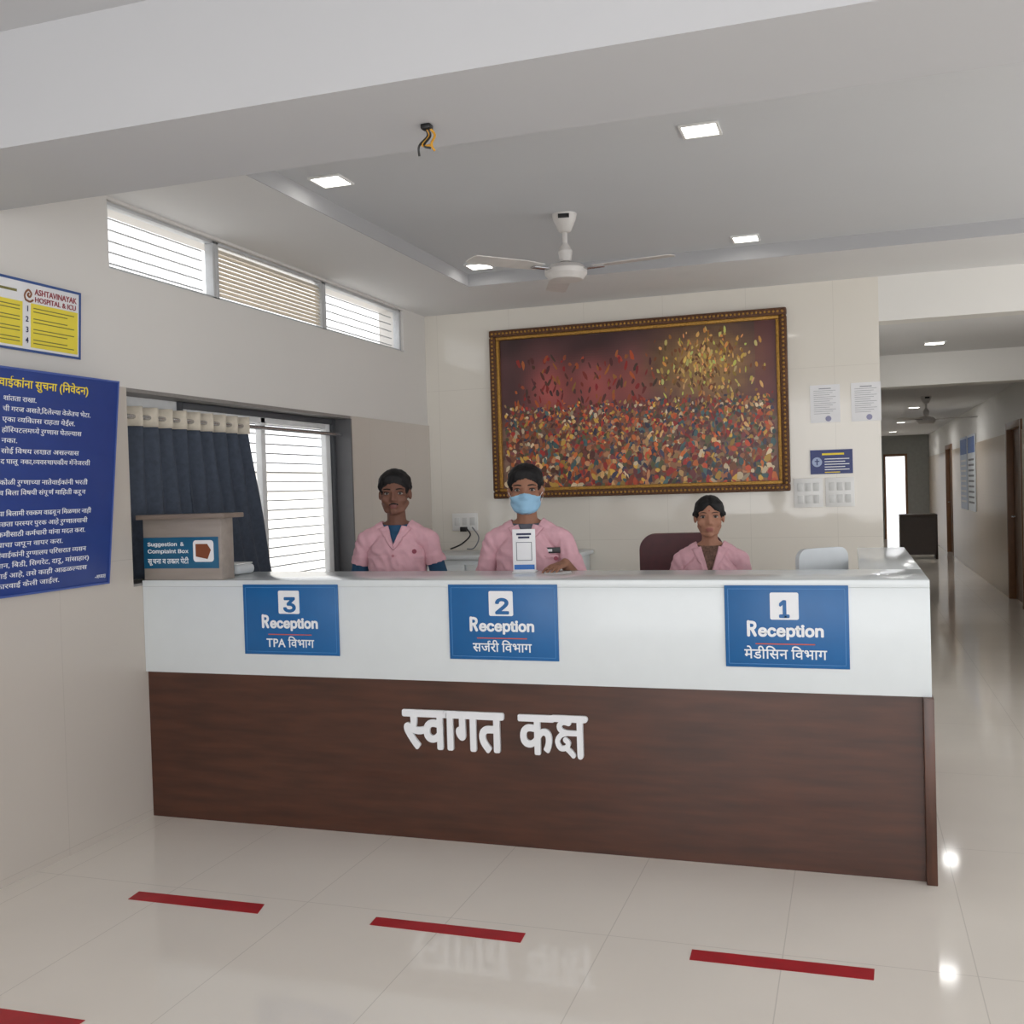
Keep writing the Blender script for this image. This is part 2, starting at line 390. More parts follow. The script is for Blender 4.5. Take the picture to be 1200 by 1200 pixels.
MB().box(-.45,.02,4.5,5.9,.72,.75,.002).box(-.45,-.42,4.5,5.9,0,.72).box(-3.1,.02,4.42,4.46,.3,1.09).build('inner_desk',M_white,ct,True)
p0=onY(474,832,YC+.02); p1=onY(589,832,YC+.02); q0=onY(609,835,YC+.02); q1=onY(684,835,YC+.02)
hh=.156; lm=MB(); sz=hh/headtop(0)
A=Matrix.Translation((0,YC+.02-.006,p0.z-hh))@FRONT.to_4x4()
text(lm,'स्वागत',p0.x,0,sz,fit=p1.x-p0.x,depth=.012,Mx=A,thick=.027); text(lm,'कक्ष',q0.x,0,sz,fit=q1.x-q0.x,depth=.012,Mx=A,thick=.022)
lm.build('lettering',M_txtw,ct,True,smooth=False)

# reception signs
RS=[([(.08,.03),(.08,.68)],1),([(.08,.655),(.28,.655),(.4,.61),(.44,.505),(.4,.4),(.28,.35),(.08,.35)],.95),([(.26,.35),(.44,.03)],1)]
def rsign(px0,px1,py0,py1,num,mar,label):
    a=onY(px0,py1,YC); c=onY(px1,py0,YC); ww=c.x-a.x; h=.316
    r=thing('reception_sign',label,'sign',(a.x,YC-.0005,c.z-h),'reception signs on the counter front',M3=FRONT)
    MB().box(0,ww,0,h,0,.005,.0015).build('panel',M_blue,r)
    b=MB()
    for (x0,x1,y0,y1) in ((.012,ww-.012,.012,.0145),(.012,ww-.012,h-.0145,h-.012),(.012,.0145,.012,h-.012),(ww-.0145,ww-.012,.012,h-.012)): b.box(x0,x1,y0,y1,.005,.0055)
    b.build('border',mat('sign_border',(70,130,190),.4),r)
    cx=ww*.49
    MB().prism(rrect(cx-.053,cx+.053,h*.585,h*.915,.007,.005),(0,0,.0012)).build('number_tile',M_txtw,r)
    b=MB(); nw=.064 if num!='1' else .04
    text(b,num,cx-(.004 if num=='1' else 0),h*.618,.12,'CENTER',0,fit=nw,z=.0068,thick=.03,sans=True); b.build('numeral',M_blue,r)
    b=MB(); sz_=.08; strokes(b,RS,cx-.141,h*.385,sz_,sz_*.15,.0012,.0052,kx=.86); text(b,'eception',cx-.141+.041,h*.385,sz_,'LEFT',0,fit=.24,z=.0058,thick=.034,sans=True); b.build('title_lettering',M_txtw,r)
    b=MB(); text(b,mar,cx,h*.11,.054,'CENTER',.012,z=.0058); b.build('subtitle_lettering',M_txtw,r)
    MB().box(cx-.11,cx+.11,h*.282,h*.295,.005,.006).build('rule',M_red,r)
rsign(288,396,685,768,'3','TPA विभाग','blue reception sign with numeral 3 nearest the left wall')
rsign(528,653,685,772,'2','सर्जरी विभाग','blue reception sign with numeral 2 on the counter middle')
rsign(851,994,686,782,'1','मेडीसिन विभाग','blue reception sign with numeral 1 near the corridor')

# suggestion box
a=onY(165,678,4.04); c=onY(258,607,4.04)
xs=max(a.x,XL+.02)
sb=thing('suggestion_box','wooden suggestion and complaint box with blue label on counter','box',(xs,4.04,ZT))
wS=c.x-xs; hS=c.z-ZT
M_sb=woodmat('box_wood',(152,142,134),.5,(1,8,8),.12)
MB().box(0,wS,0,.1,0,hS,.003).build('body',M_sb,sb)
MB().box(-.004,wS+.045,-.045,.125,hS,hS+.022,.003).build('lid',woodmat('lid_wood',(128,114,104),.45,(1,8,8),.12),sb)
l=MB().box(.003,wS-.014,-.004,0,.055,.2,.001).build('label_plate',mat('label_teal',(24,92,128),.4),sb)
Mx=Matrix.Translation((0,-.0045,0))@FRONT.to_4x4()
u=wS/.36
b=MB(); text(b,'Suggestion  &',.022*u,.16,.034,fit=.17*u,Mx=Mx,thick=.015,sans=True); text(b,'Complaint Box',.022*u,.127,.034,fit=.19*u,Mx=Mx,thick=.015,sans=True); text(b,'सूचना व तक्रार पेटी',.022*u,.078,.034,bold=.012,fit=.19*u,Mx=Mx)
b.build('lettering',M_txtw,l)
MB().prism(rrect(wS-.125*u,wS-.032*u,.085,.185,.015),(0,0,.001),Mx=Mx).build('icon_tile',M_paper,l)
MB().prism([(wS-.113*u,.11,.001),(wS-.06*u,.098,.001),(wS-.044*u,.14,.001),(wS-.06*u,.168,.001),(wS-.113*u,.168,.001)],(0,0,.001),Mx=Mx).build('icon_box',mat('icon_brown',(130,70,40),.5),l)

# low white case by the wall
a=onY(266,672,4.36)
cs=thing('plastic_case','low white rounded plastic case behind the suggestion box','case',(max(a.x,XL+.14),4.36,ZT))
MB().box(-.115,.115,-.08,.08,0,.05,.022,4).build('body',M_pgrey,cs)
MB().box(-.105,.105,-.07,.07,.05,.056,.0025).build('lid',M_plast,cs)

# payment stand
a=onY(602,668,4.42); c=onY(628,668,4.42); x0=(a.x+c.x)/2; ws=.105; hs_=.195
qr=thing('payment_stand','small upright white payment card stand on the counter middle','card stand',(x0,4.42,ZT),M3=(Matrix.Rotation(math.radians(8),3,'Z')@FRONT))
MB().box(-ws/2,ws/2,0,hs_,-.002,.002,.001).box(-ws/2,ws/2,0,.005,-.05,.03,.001).build('panel',M_paper,qr)
MB().box(-ws/2+.006,ws/2-.006,.012,.034,.002,.003).build('blue_band',mat('pay_blue',(40,110,190),.4),qr)
b=MB()
for (xa,xb,ya) in ((-.034,.034,.168),(-.026,.026,.153)): b.box(xa,xb,ya,ya+.009,.002,.003)
b.build('header_mark',M_ink,qr)
b=MB().box(-.036,.036,.052,.055,.002,.003).box(-.036,.036,.134,.137,.002,.003).box(-.036,-.033,.055,.134,.002,.003).box(.033,.036,.055,.134,.002,.003)
b.build('code_frame',M_grey,qr)

# monitor by the return
mo=thing('computer_monitor','pale grey rounded monitor back showing above right end of counter','monitor',(-.14,5.0,.75),rotz=math.radians(44))
MB().prism([(p[0],-.012,p[1]) for p in rrect(-.15,.15,.16,.435,.05)],(0,.024,0)).build('screen_shell',M_pgrey,mo)
MB().prism([(p[0],.012,p[1]) for p in rrect(-.135,.135,.175,.42,.03)],(0,.003,0)).build('screen',M_black,mo)
MB().box(-.03,.03,-.05,-.012,.01,.28,.006).build('neck',M_pgrey,mo)
MB().lathe([(.11,0),(.11,.008),(.09,.014),(.02,.018)]).build('foot',M_pgrey,mo)

# ---------------------------------------------------------------- painting: plain stand-in, patches of colour only
a=onY(573,388,YB); c=onY(926,577,YB); b1=onY(583,583,YB); t1=onY(923,362,YB)
x0=(a.x+b1.x)/2; x1=(c.x+t1.x)/2; z0=(c.z+b1.z)/2; z1=(a.z+t1.z)/2
W=x1-x0; Hh=z1-z0
pt=thing('framed_painting','large multicoloured painting in carved gilt frame on back wall','painting',(x0,YB-.01,z0),M3=FRONT)
def ring(mb,x0,x1,y0,y1,t,z0,z1,bev=.004):
    mb.box(x0,x1,y0,y0+t,z0,z1,bev).box(x0,x1,y1-t,y1,z0,z1,bev).box(x0,x0+t,y0+t,y1-t,z0,z1,bev).box(x1-t,x1,y0+t,y1-t,z0,z1,bev)
b=MB(); ring(b,0,W,0,Hh,.055,0,.05,.012); b.build('outer_frame',M_frame,pt)
b=MB(); ring(b,.05,W-.05,.05,Hh-.05,.028,0,.04,.008)
b.build('inner_frame',M_gold,pt)
b=MB()
for i in range(74):
    for yy in (.027,Hh-.027): b.ell((.03+i*(W-.06)/73,yy,.05),.009,.009,.006)
for i in range(42):
    for xx in (.027,W-.027): b.ell((xx,.03+i*(Hh-.06)/41,.05),.009,.009,.006)
b.build('beading',M_gold,pt)
cw=W-.15; chh=Hh-.15
V=[];Fc=[];K=[]
def fcol(u,v):
    n=noise.noise(Vector((u*9,v*6,1))); n2=noise.noise(Vector((u*30,v*22,5)))
    col=Vector((.10,.035,.038))*(1+.6*n)
    for (cu_,w_,k_) in ((.19,.07,1),(.36,.08,.9),(.5,.06,.6)):
        d=math.exp(-((u-cu_)/w_)**2-((v-.64)/.17)**2); col+=Vector((.30,.045,.03))*d*k_
    if v>.82: col=col*(.5+.5*(1-v)/.18)
    g=math.exp(-((u-.75)/.15)**2-((v-.74)/.2)**2); col=col*(1-g*.5)+Vector((.34,.2,.045))*g*(1+.5*n2)
    if u>.93 : col=col*.7+Vector((.06,.008,.008))
    if v<.5:
        t=min(1,(.5-v)/.1); col=col*(1-.6*t)+Vector((.14,.08,.05))*(1+n2)*t
    return [max(0,q) for q in col]
NX,NY=110,62
for j in range(NY+1):
    for i in range(NX+1): V.append((cw*i/NX,chh*j/NY,0))
for j in range(NY):
    for i in range(NX):
        q=j*(NX+1)+i; Fc.append((q,q+1,q+NX+2,q+NX+1)); K.append(fcol((i+.5)/NX,(j+.5)/NY))
rnd=random.Random(3); lay=[0]
def blobf(u,v,ru,rv,col,n=9,rot=0):
    lay[0]+=1; z=.0004+lay[0]*1.5e-6; i0=len(V)
    for k in range(n):
        a_=2*PI*k/n; j_=rnd.uniform(.75,1.2); dx=ru*math.cos(a_)*cw*j_; dy=rv*math.sin(a_)*cw*j_
        V.append((min(max(u*cw+dx*math.cos(rot)-dy*math.sin(rot),0),cw),min(max(v*chh+dx*math.sin(rot)+dy*math.cos(rot),0),chh),z))
    Fc.append(tuple(range(i0,i0+n))); K.append(col)
pal=[lin(c_) for c_ in ((210,110,50),(222,200,164),(170,46,40),(74,104,106),(214,168,72),(100,98,62),(136,66,70),(196,136,94),(106,52,46),(220,174,114),(70,66,92),(160,98,66),(200,80,46),(120,72,46))]
gold=[lin((216,166,74)),lin((160,112,46)),lin((120,76,34)),lin((232,196,110))]
for k in range(420):     # warm gold strokes, upper right
    u=rnd.gauss(.76,.085); v=rnd.gauss(.74,.13)
    if .55<u<.96 and .48<v<.97: blobf(u,v,rnd.uniform(.002,.006),rnd.uniform(.004,.014),[q*rnd.uniform(.6,1.1) for q in rnd.choice(gold)],7,rnd.uniform(-.6,.6))
for k in range(160):     # red strokes, upper left
    u=rnd.uniform(.04,.58); v=rnd.uniform(.5,.86); blobf(u,v,rnd.uniform(.003,.007),rnd.uniform(.006,.02),[q*rnd.uniform(.35,.8) for q in rnd.choice([pal[2],pal[8],pal[0]])],7,rnd.uniform(-.6,.6))
for row in range(30):    # many-coloured lower half
    v=.53-.0185*row; sz=.0058*(1+row*.035); n=int(.95/(sz*1.5))
    for i in range(n):
        u=.015+.97*(i+rnd.random())/n; k=rnd.uniform(.45,1.2)
        blobf(u,v+rnd.uniform(-.025,.025),sz*rnd.uniform(.5,1.1),sz*rnd.uniform(.6,1.9),[q*k for q in rnd.choice(pal)],8,rnd.uniform(-.8,.8))
me=bpy.data.meshes.new('canvas'); me.from_pydata(V,[],Fc); at=me.color_attributes.new('paint','FLOAT_COLOR','CORNER')
arr=[]
for f_,k in zip(Fc,K):
    for _ in f_: arr+= [k[0],k[1],k[2],1]
at.data.foreach_set('color',arr)
mp=mat('oil_paint',(120,80,60),.35,0,.1,40); nt=mp.node_tree; an=nt.nodes.new('ShaderNodeAttribute'); an.attribute_name='paint'; nt.links.new(an.outputs['Color'],nt.nodes['Principled BSDF'].inputs['Base Color'])
me.materials.append(mp); o=bpy.data.objects.new('canvas',me); C.objects.link(o); o.parent=pt; o.location=(.075,.075,.012)

# ---------------------------------------------------------------- back wall small things
def flat(name,px,label,cat,matl,Y=YB,thick=.003,group=None,bev=0):
    (xa,ya,xb,yb)=px; a=onY(xa,yb,Y); c=onY(xb,ya,Y)
    r=thing(name,label,cat,(a.x,Y-.0005,a.z),group,M3=FRONT); w_,h_=c.x-a.x,c.z-a.z
    MB().box(0,w_,0,h_,0,thick,bev).build('sheet' if thick<.005 else 'panel',matl,r); return r,w_,h_
for k,(px,lab) in enumerate((((950,450,984,496),'white printed notice taped beside the painting'),((998,447,1032,494),'white printed notice nearest the corridor corner'))):
    r,w_,h_=flat('notice',px,lab,'notice',M_paper,group='printed notices by the corridor')
    b=MB()
    for i in range(12): b.box(w_*.12,w_*(.86-.1*((i*7)%3)),h_*(.84-i*.055),h_*(.848-i*.055),.003,.0035)
    b.box(w_*.3,w_*.7,h_*.89,h_*.91,.003,.0035); b.build('printing',M_grey,r)
    MB().tube([(w_*.6,h_*.1,.003),(w_*.6,h_*.1,.0045)],.02,14).build('stamp',mat('stamp_blue',(150,150,180),.6),r)
r,w_,h_=flat('plaque',(950,526,999,556),'small dark blue information plaque above the switches','plaque',mat('plaque_blue',(26,44,112),.35),thick=.006)
em=MB().tube([(w_*.16,h_*.5,.006),(w_*.16,h_*.5,.0075)],.034,18).build('emblem',mat('plaque_emblem',(170,184,214),.5),r)
MB().box(w_*.16-.004,w_*.16+.004,h_*.5-.022,h_*.5+.022,.0075,.0085).box(w_*.16-.016,w_*.16+.016,h_*.5+.002,h_*.5+.009,.0075,.0087).build('emblem_mark',mat('plaque_blue',(26,44,112),.35),em)
b=MB()
for i in range(5): b.box(w_*.34,w_*(.92-.1*(i%2)),h_*(.60-i*.11),h_*(.635-i*.11),.006,.007)
b.build('printing',M_txtw,r)
MB().box(w_*.28,w_*.8,h_*.78,h_*.86,.006,.007).build('heading',M_ytxt,r)
MB().box(w_*.34,w_*.7,h_*.05,h_*.085,.006,.007).build('footer',M_ytxt,r)
for k,(px,lab) in enumerate((((931,560,964,595),'white switch plate directly right of the painting corner'),((968,559,1001,594),'white switch plate nearest the corridor corner'))):
    r,w_,h_=flat('switch_plate',px,lab,'switch plate',M_plast,thick=.012,group='white switch plates',bev=.003)
    for i in range(3):
        for j in range(2):
            MB().box(w_*(.12+.28*i),w_*(.32+.28*i),h_*(.14+.42*j),h_*(.42+.42*j),.012,.016,.0015).build('switch',mat('switch_grey',(216,217,215),.4),r)
r,w_,h_=flat('wall_socket',(531,601,560,622),'white wall socket plate with cables above the back cabinet','socket',M_plast,thick=.012,bev=.003)
for i in range(3): MB().box(w_*(.1+.3*i),w_*(.3+.3*i),h_*.3,h_*.75,.012,.016,.0015).build('switch',mat('switch_grey',(216,217,215),.4),r)
pg=MB().box(w_*.35,w_*.6,-h_*.05,h_*.22,.012,.045,.004).build('plug',M_black,r)
s0=onY(545,618,YB-.04); e0=onY(528,650,YB-.1)
tag(MB().tube(catmull([s0,s0+Vector((.05,-.02,-.06)),s0+Vector((-.02,-.04,-.13)),Vector((e0.x,e0.y,1.05))]),.006,8).build('power_cable',M_black),'black power cable drooping from the wall socket','cable')
s1=s0+Vector((.06,0,0))
tag(MB().tube(catmull([s1,s1+Vector((.06,-.02,-.08)),s1+Vector((.03,-.05,-.16)),Vector((s1.x-.02,YB-.12,1.05))]),.005,8).build('power_cable',M_grey),'grey power cable looping below the wall socket','cable')
cb=thing('back_cabinet','low white back cabinet under the wall socket','cabinet',(-2.6,7.3,0))
MB().box(-3.1,-1.9,7.02,7.55,.06,1.0,.003).build('body',M_white,cb,True)
MB().box(-3.13,-1.87,6.98,7.56,1.0,1.03,.004).build('worktop',M_pgrey,cb,True)
MB().box(-3.08,-1.92,7.06,7.5,0,.06).build('plinth',M_dgrey,cb,True)
for i in range(3):
    d=MB().box(-3.08+i*.39,-2.71+i*.39,7.0,7.02,.1,.96,.002).build('door',M_white,cb,True)
    MB().tube([(-2.76+i*.39,6.985,.6),(-2.76+i*.39,6.985,.72)],.006).build('handle',M_steel,d,True)

# ---------------------------------------------------------------- notice boards on the left wall
lean=Matrix.Rotation(math.radians(6),3,'X')
bb=thing('notice_board','tall blue visitor notice board with white text on left wall','notice board',(XL+.022,2.6,1.135),M3=LEFTW@lean)
bw,bh=1.185,.905
MB().box(0,bw,0,bh,0,.008,.001).build('panel',M_navy,bb)
b=MB(); ring(b,0,bw,0,bh,.008,.008,.011,0); b.build('edging',mat('board_edging',(70,92,160),.4),bb)
b=MB(); text(b,'नातेवाईकांना सुचना (निवेदन)',bw-.19,bh-.075,.046,'RIGHT',.01,z=.0095,fit=.56); b.build('title',M_ytxt,bb)
lines=[('शांतता राखा.',.45),('ची गरज असते,दिलेल्या वेळेतच भेटा.',.14),('एका व्यक्तिस राहता येईल.',.23),('हॉस्पिटलमध्ये रुग्णास घेतल्यास',.19),('नका.',.54),('सोई विषय लक्षात असल्यास',.2),('द घालू नका,व्यवस्थापकीय मॅनेजरशी',.13),('',0),('कोळी रुग्णाच्या नातेवाईकांनी भरती',.14),('व बिला विषयी संपूर्ण माहिती करून',.15),('',0),('या बिलामी रक्कम वाढवून मिळणार नाही',.11),('च्छता परस्पर पुरक आहे रुग्णालयाची',.13),('कमीसाठी कर्मचारी यांना मदत करा.',.14),('याचा जपून वापर करा.',.27),('तेवाईकांनी रुग्णालय परिसरात व्यसन',.13),('पान, बिडी, सिगरेट, दारू, मांसाहार)',.11),('नाई आहे, तसे काही आढळल्यास',.12),('कारवाई केली जाईल.',.28)]
b=MB()
for i,(t_,rm) in enumerate(lines):
    if t_: text(b,t_,.535,bh-.13-i*.041,.028,'LEFT',0,z=.0095,fit=(bw-rm-.03)-.535)
text(b,'-अध्यक्ष',bw-.03,.03,.024,'RIGHT',.0,z=.0095)
b.build('lettering',M_txtw,bb)
yb_=thing('notice_board','white and yellow hospital notice board above the blue board','notice board',(XL+.006,2.6,2.125),M3=LEFTW@Matrix.Rotation(math.radians(3),3,'X'))
bw,bh=1.075,.29
MB().box(0,bw,0,bh,0,.008,.001).build('panel',M_paper,yb_)
b=MB(); ring(b,0,bw,0,bh,.01,.008,.011,0); b.build('edging',mat('edging_blue',(50,80,140),.4),yb_)
for xa,xb in ((.02,bw-.33),(bw-.285,bw-.018)): MB().box(xa,xb,.02,.2,.008,.0095).build('yellow_panel',M_yel,yb_)
b=MB(); text(b,'ASHTAVINAYAK',bw-.265,bh-.052,.034,bold=.012,fit=.24,z=.0095); text(b,'HOSPITAL & ICU',bw-.265,bh-.082,.03,bold=.012,fit=.235,z=.0095); b.build('lettering',mat('hospital_red',(150,50,60),.5),yb_)
b=MB(); strokes(b,[([(.2,.1),(.1,.4),(.25,.7),(.5,.85),(.75,.6),(.6,.35),(.4,.45),(.5,.6)],1),([(.2,.1),(.6,.0),(.9,.15)],1)],bw-.325,bh-.085,.055,.008,.001,.009); b.build('emblem',mat('emblem_brown',(140,90,60),.5),yb_)
for i in range(4):
    b=MB(); text(b,str(i+1),bw-.307,.165-i*.043,.032,'CENTER',.01,z=.0105); b.build('numeral',M_ink,yb_)
b=MB()
for i in range(4):
    for k in range(2): b.box(bw-.272,bw-.04-.04*((i+k)%2),.179-i*.043-k*.014,.183-i*.043-k*.014,.0095,.0102); b.box(bw-.62,bw-.345,.179-i*.043-k*.014,.183-i*.043-k*.014,.0095,.0102)
b.box(bw-.55,bw-.36,bh-.055,bh-.045,.008,.0092).build('printing',mat('olive_ink',(120,115,60),.6),yb_)

# ---------------------------------------------------------------- curtain
rod=tag(MB().tube([(-3.235,3.975,1.905),(-3.235,6.205,1.905)],.012,12).build('curtain_rod',M_steel),'steel curtain rod across the lower window','curtain rod'); rod.location.x=DX
cu=thing('curtain','dark slate eyelet curtain drawn over the left window','curtain',(-3.235,4.5,ZS+.03))
def cx_(y,z,a=.03): return -3.235+a*math.sin((y-3.98)*2*PI/.115)*(1-.25*(1.9-z))
grid=[]
for j in range(25):
    g=[]
    y1=5.05+.24*(1-j/24)
    for i in range(150):
        t=i/149; y=3.985+t*(y1-3.985)
        yb0=3.985+t*(5.29-3.985); CB=ZL+.025 if yb0<YL+.05 else ZS+.03
        z=CB+(1.86-CB)*j/24
        g.append((cx_(3.985+t*1.07,z,.017+.008*j/24)+.004*math.sin(z*9+t*20),y,z))
    grid.append(g)
MB().sheet(grid).build('cloth',mat('curtain_slate',(62,70,84),.85,0,.15,40),cu,True,solid=.004)
grid=[]
for j in range(4):
    z=1.86+.095*j/3; grid.append([(cx_(3.985+i/149*1.07,1.9),3.985+i/149*1.07,z) for i in range(150)])
MB().sheet(grid).build('header_band',mat('curtain_cream',(205,196,180),.8,0,.1,30),cu,True,solid=.004)
for k in range(9):
    y=4.012+k*.115
    MB().tube([(-3.235+.026*math.cos(a_),y,1.905+.026*math.sin(a_)) for a_ in [2*PI*i/16 for i in range(17)]],.006,8).build('eyelet',M_steel,cu,True)
cu.location.x+=DX

# ---------------------------------------------------------------- ceiling fittings
def downlight(loc,label,base=None):
    if base: return dup(base,loc,label)
    r=thing('downlight',label,'ceiling light',loc,'square ceiling downlights')
    b=MB(); ring(b,-.082,.082,-.082,.082,.012,-.01,0,.002); b.build('rim',M_plast,r)
    MB().box(-.07,.07,-.07,.07,-.006,-.001).build('diffuser',M_emit,r)
    return r
d0=downlight((-2.3,4.36,2.985),'square downlight next to the beam on window side')
downlight((-.57,4.36,2.985),'square downlight near the beam, right of hanging wires',d0)
downlight((-2.3,6.39,2.985),'square downlight at back of tray near the clerestory windows',d0)
downlight((-.58,6.39,2.985),'square downlight at back of tray right of the fan',d0)
downlight((.66,9.0,2.59),'square downlight in the corridor ceiling before second beam',d0)
for k,(y_,l_) in enumerate(((11.6,'added square fill light in corridor ceiling just past second beam'),(16.4,'added square fill light in corridor ceiling beyond the far fan'),(20.6,'added square fill light above the dark desk in the corridor'),(24.6,'added square fill light nearest the bright doorway at corridor end'))):
    downlight((.9,y_,2.55),l_,d0)  # these fittings past the second beam are added to brighten the far corridor
# fan
def make_fan(loc,label):
    f=thing('ceiling_fan',label,'ceiling fan',loc)
    mw=mat('fan_white',(214,210,206),.35)
    MB().lathe([(.02,-.1),(.035,-.09),(.062,-.03),(.068,0)]).build('canopy',mw,f)
    MB().lathe([(.014,-.26),(.014,-.09)],16).build('rod',mw,f)
    MB().lathe([(.03,-.255),(.04,-.2),(.018,-.16)],20).build('lower_canopy',mw,f)
    MB().lathe([(.03,-.36),(.09,-.355),(.115,-.325),(.115,-.3),(.09,-.275),(.035,-.262)]).build('motor',mw,f)
    for k in range(3):
        A=Matrix.Rotation(math.radians(112+120*k),4,'Z')
        bl=MB(); pts=[(.17,-.05),(.3,-.062),(.58,-.066),(.605,-.05),(.61,0),(.6,.05),(.3,.06),(.17,.045)]
        bl.prism([(x,y,-.3+.12*y) for x,y in pts],(0,0,.004),Mx=A)
        bo=bl.build('blade',mw,f)
        MB().box(.09,.22,-.022,.022,-.308,-.301,.002,Mx=A).build('blade_arm',M_steel,bo)
    MB().box(-.03,.03,-.069,-.066,-.035,-.012,.001,Mx=Matrix.Rotation(.2,4,'Z')).build('maker_label',M_black,f)
    return f
fan=make_fan((-1.45,5.41,2.985),'white three bladed ceiling fan in front of painting')
dup(fan,(.93,14.3,2.55),'white ceiling fan far down the corridor')
# hanging wires
hw=thing('hanging_wires','black and yellow loose wires hanging from the beam underside','wires',tuple(onZ(500,146,2.65)))
MB().box(-.016,.016,-.016,.016,-.016,0,.004).build('ceiling_cap',M_black,hw)
for k,(m_,dx) in enumerate(((M_black,-.016),(mat('wire_yellow',(206,150,40),.5),.025),(M_black,.0),(mat('wire_yellow',(206,150,40),.5),-.005))):
    MB().tube(catmull([(dx*.3,0,-.01),(dx*.6+.008,.008,-.033),(dx-.008,-.008,-.066),(dx+.012*(k-1),0,-.095+.01*k)]),.0038,8).build('wire',m_,hw)

# ---------------------------------------------------------------- floor tapes
for (q,lab) in (([(163,1045),(310,1060),(302,1071),(150,1054)],'red floor tape strip nearest the left wall and counter'),
                ([(441,1075),(616,1094),(610,1105),(433,1084)],'red floor tape strip below the white counter lettering'),
                ([(811,1113),(1025,1136),(1024,1149),(808,1125)],'red floor tape strip nearest the corridor side'),
                ([(-160,1160),(100,1196),(70,1215),(-190,1178)],'red floor tape strip closest to the camera')):
    pts=[onZ(x,y,0)+Vector((0,0,.0006)) for x,y in q]
    tag(MB().prism(pts,(0,0,.0012)).build('floor_tape',M_tape,smooth=False),lab,'floor tape','red floor tape strips')

# ---------------------------------------------------------------- corridor things
def rsheet(name,y0,y1,z0,z1,label,cat,m_,m2):
    r=thing(name,label,cat,(1.788,y1,z0),M3=RIGHTW,group='corridor posters'); w_,h_=y1-y0,z1-z0
    MB().box(0,w_,0,h_,0,.01).build('panel',m_,r)
    b=MB()
    for i in range(9): b.box(w_*.1,w_*.85,h_*(.66-i*.07),h_*(.685-i*.07),.01,.012)
    b.build('printing',m2,r); MB().box(w_*.04,w_*.96,h_*.76,h_*.97,.01,.012).build('heading',mat('poster_blue',(70,110,180),.5),r)
rsheet('poster',17.0,18.0,.95,2.15,'blue and white poster on corridor wall, nearer one','poster',mat('poster_white',(225,230,236),.5),M_grey)
rsheet('poster',18.15,19.2,.95,2.15,'pale blue poster on corridor wall, farther one','poster',mat('poster_pale',(200,212,230),.5),M_paper)
dk=thing('desk','dark wooden desk standing far down the corridor','desk',(1.15,20.5,0))
M_vd=mat('very_dark_wood',(62,50,42),.45)
MB().box(-.32,.32,-.3,.3,.78,.82,.004).build('desktop',M_vd,dk)
MB().box(-.3,.3,-.27,-.24,.08,.78).build('front_panel',M_vd,dk)
for s_ in (-1,1): MB().box(s_*.3-.02,s_*.3+.02,-.28,.28,0,.78,.002).build('side_panel',M_vd,dk)

# ---------------------------------------------------------------- office chair
ch=thing('office_chair','maroon high backed office chair behind the counter','chair',(-.9,5.62,0),rotz=math.radians(8))
M_mar=mat('maroon_leatherette',(78,28,34),.45,0,.12,30)
MB().prism([(p[0],.16,p[1]) for p in rrect(-.235,.235,.62,1.225,.09,n=7)],(0,.09,0)).build('backrest',M_mar,ch)
MB().box(-.25,.25,-.28,.2,.47,.56,.035,4).build('seat',M_mar,ch)
for s_ in (-1,1):
    MB().tube(catmull([(s_*.24,.12,.5),(s_*.3,.12,.58),(s_*.3,.08,.72),(s_*.3,-.2,.73),(s_*.28,-.24,.68)]),.018,10).build('armrest',M_black,ch)
MB().box(-.03,.03,.17,.27,.46,.7,.008).build('back_bracket',M_black,ch)
MB().lathe([(.03,.1),(.03,.3),(.022,.3),(.022,.47)],16).build('gas_column',M_black,ch)
for k in range(5):
    A=2*PI*k/5+.3; p=(math.cos(A)*.3,math.sin(A)*.3)
    lg=MB().tube([(0,0,.12),(p[0]*.5,p[1]*.5,.1),(p[0],p[1],.07)],[.03,.024,.018],10).build('base_leg',M_black,ch)
    MB().tube([(p[0]-.012*math.sin(A),p[1]+.012*math.cos(A),.03),(p[0]+.012*math.sin(A),p[1]-.012*math.cos(A),.03)],.03,16).build('caster',M_black,lg)

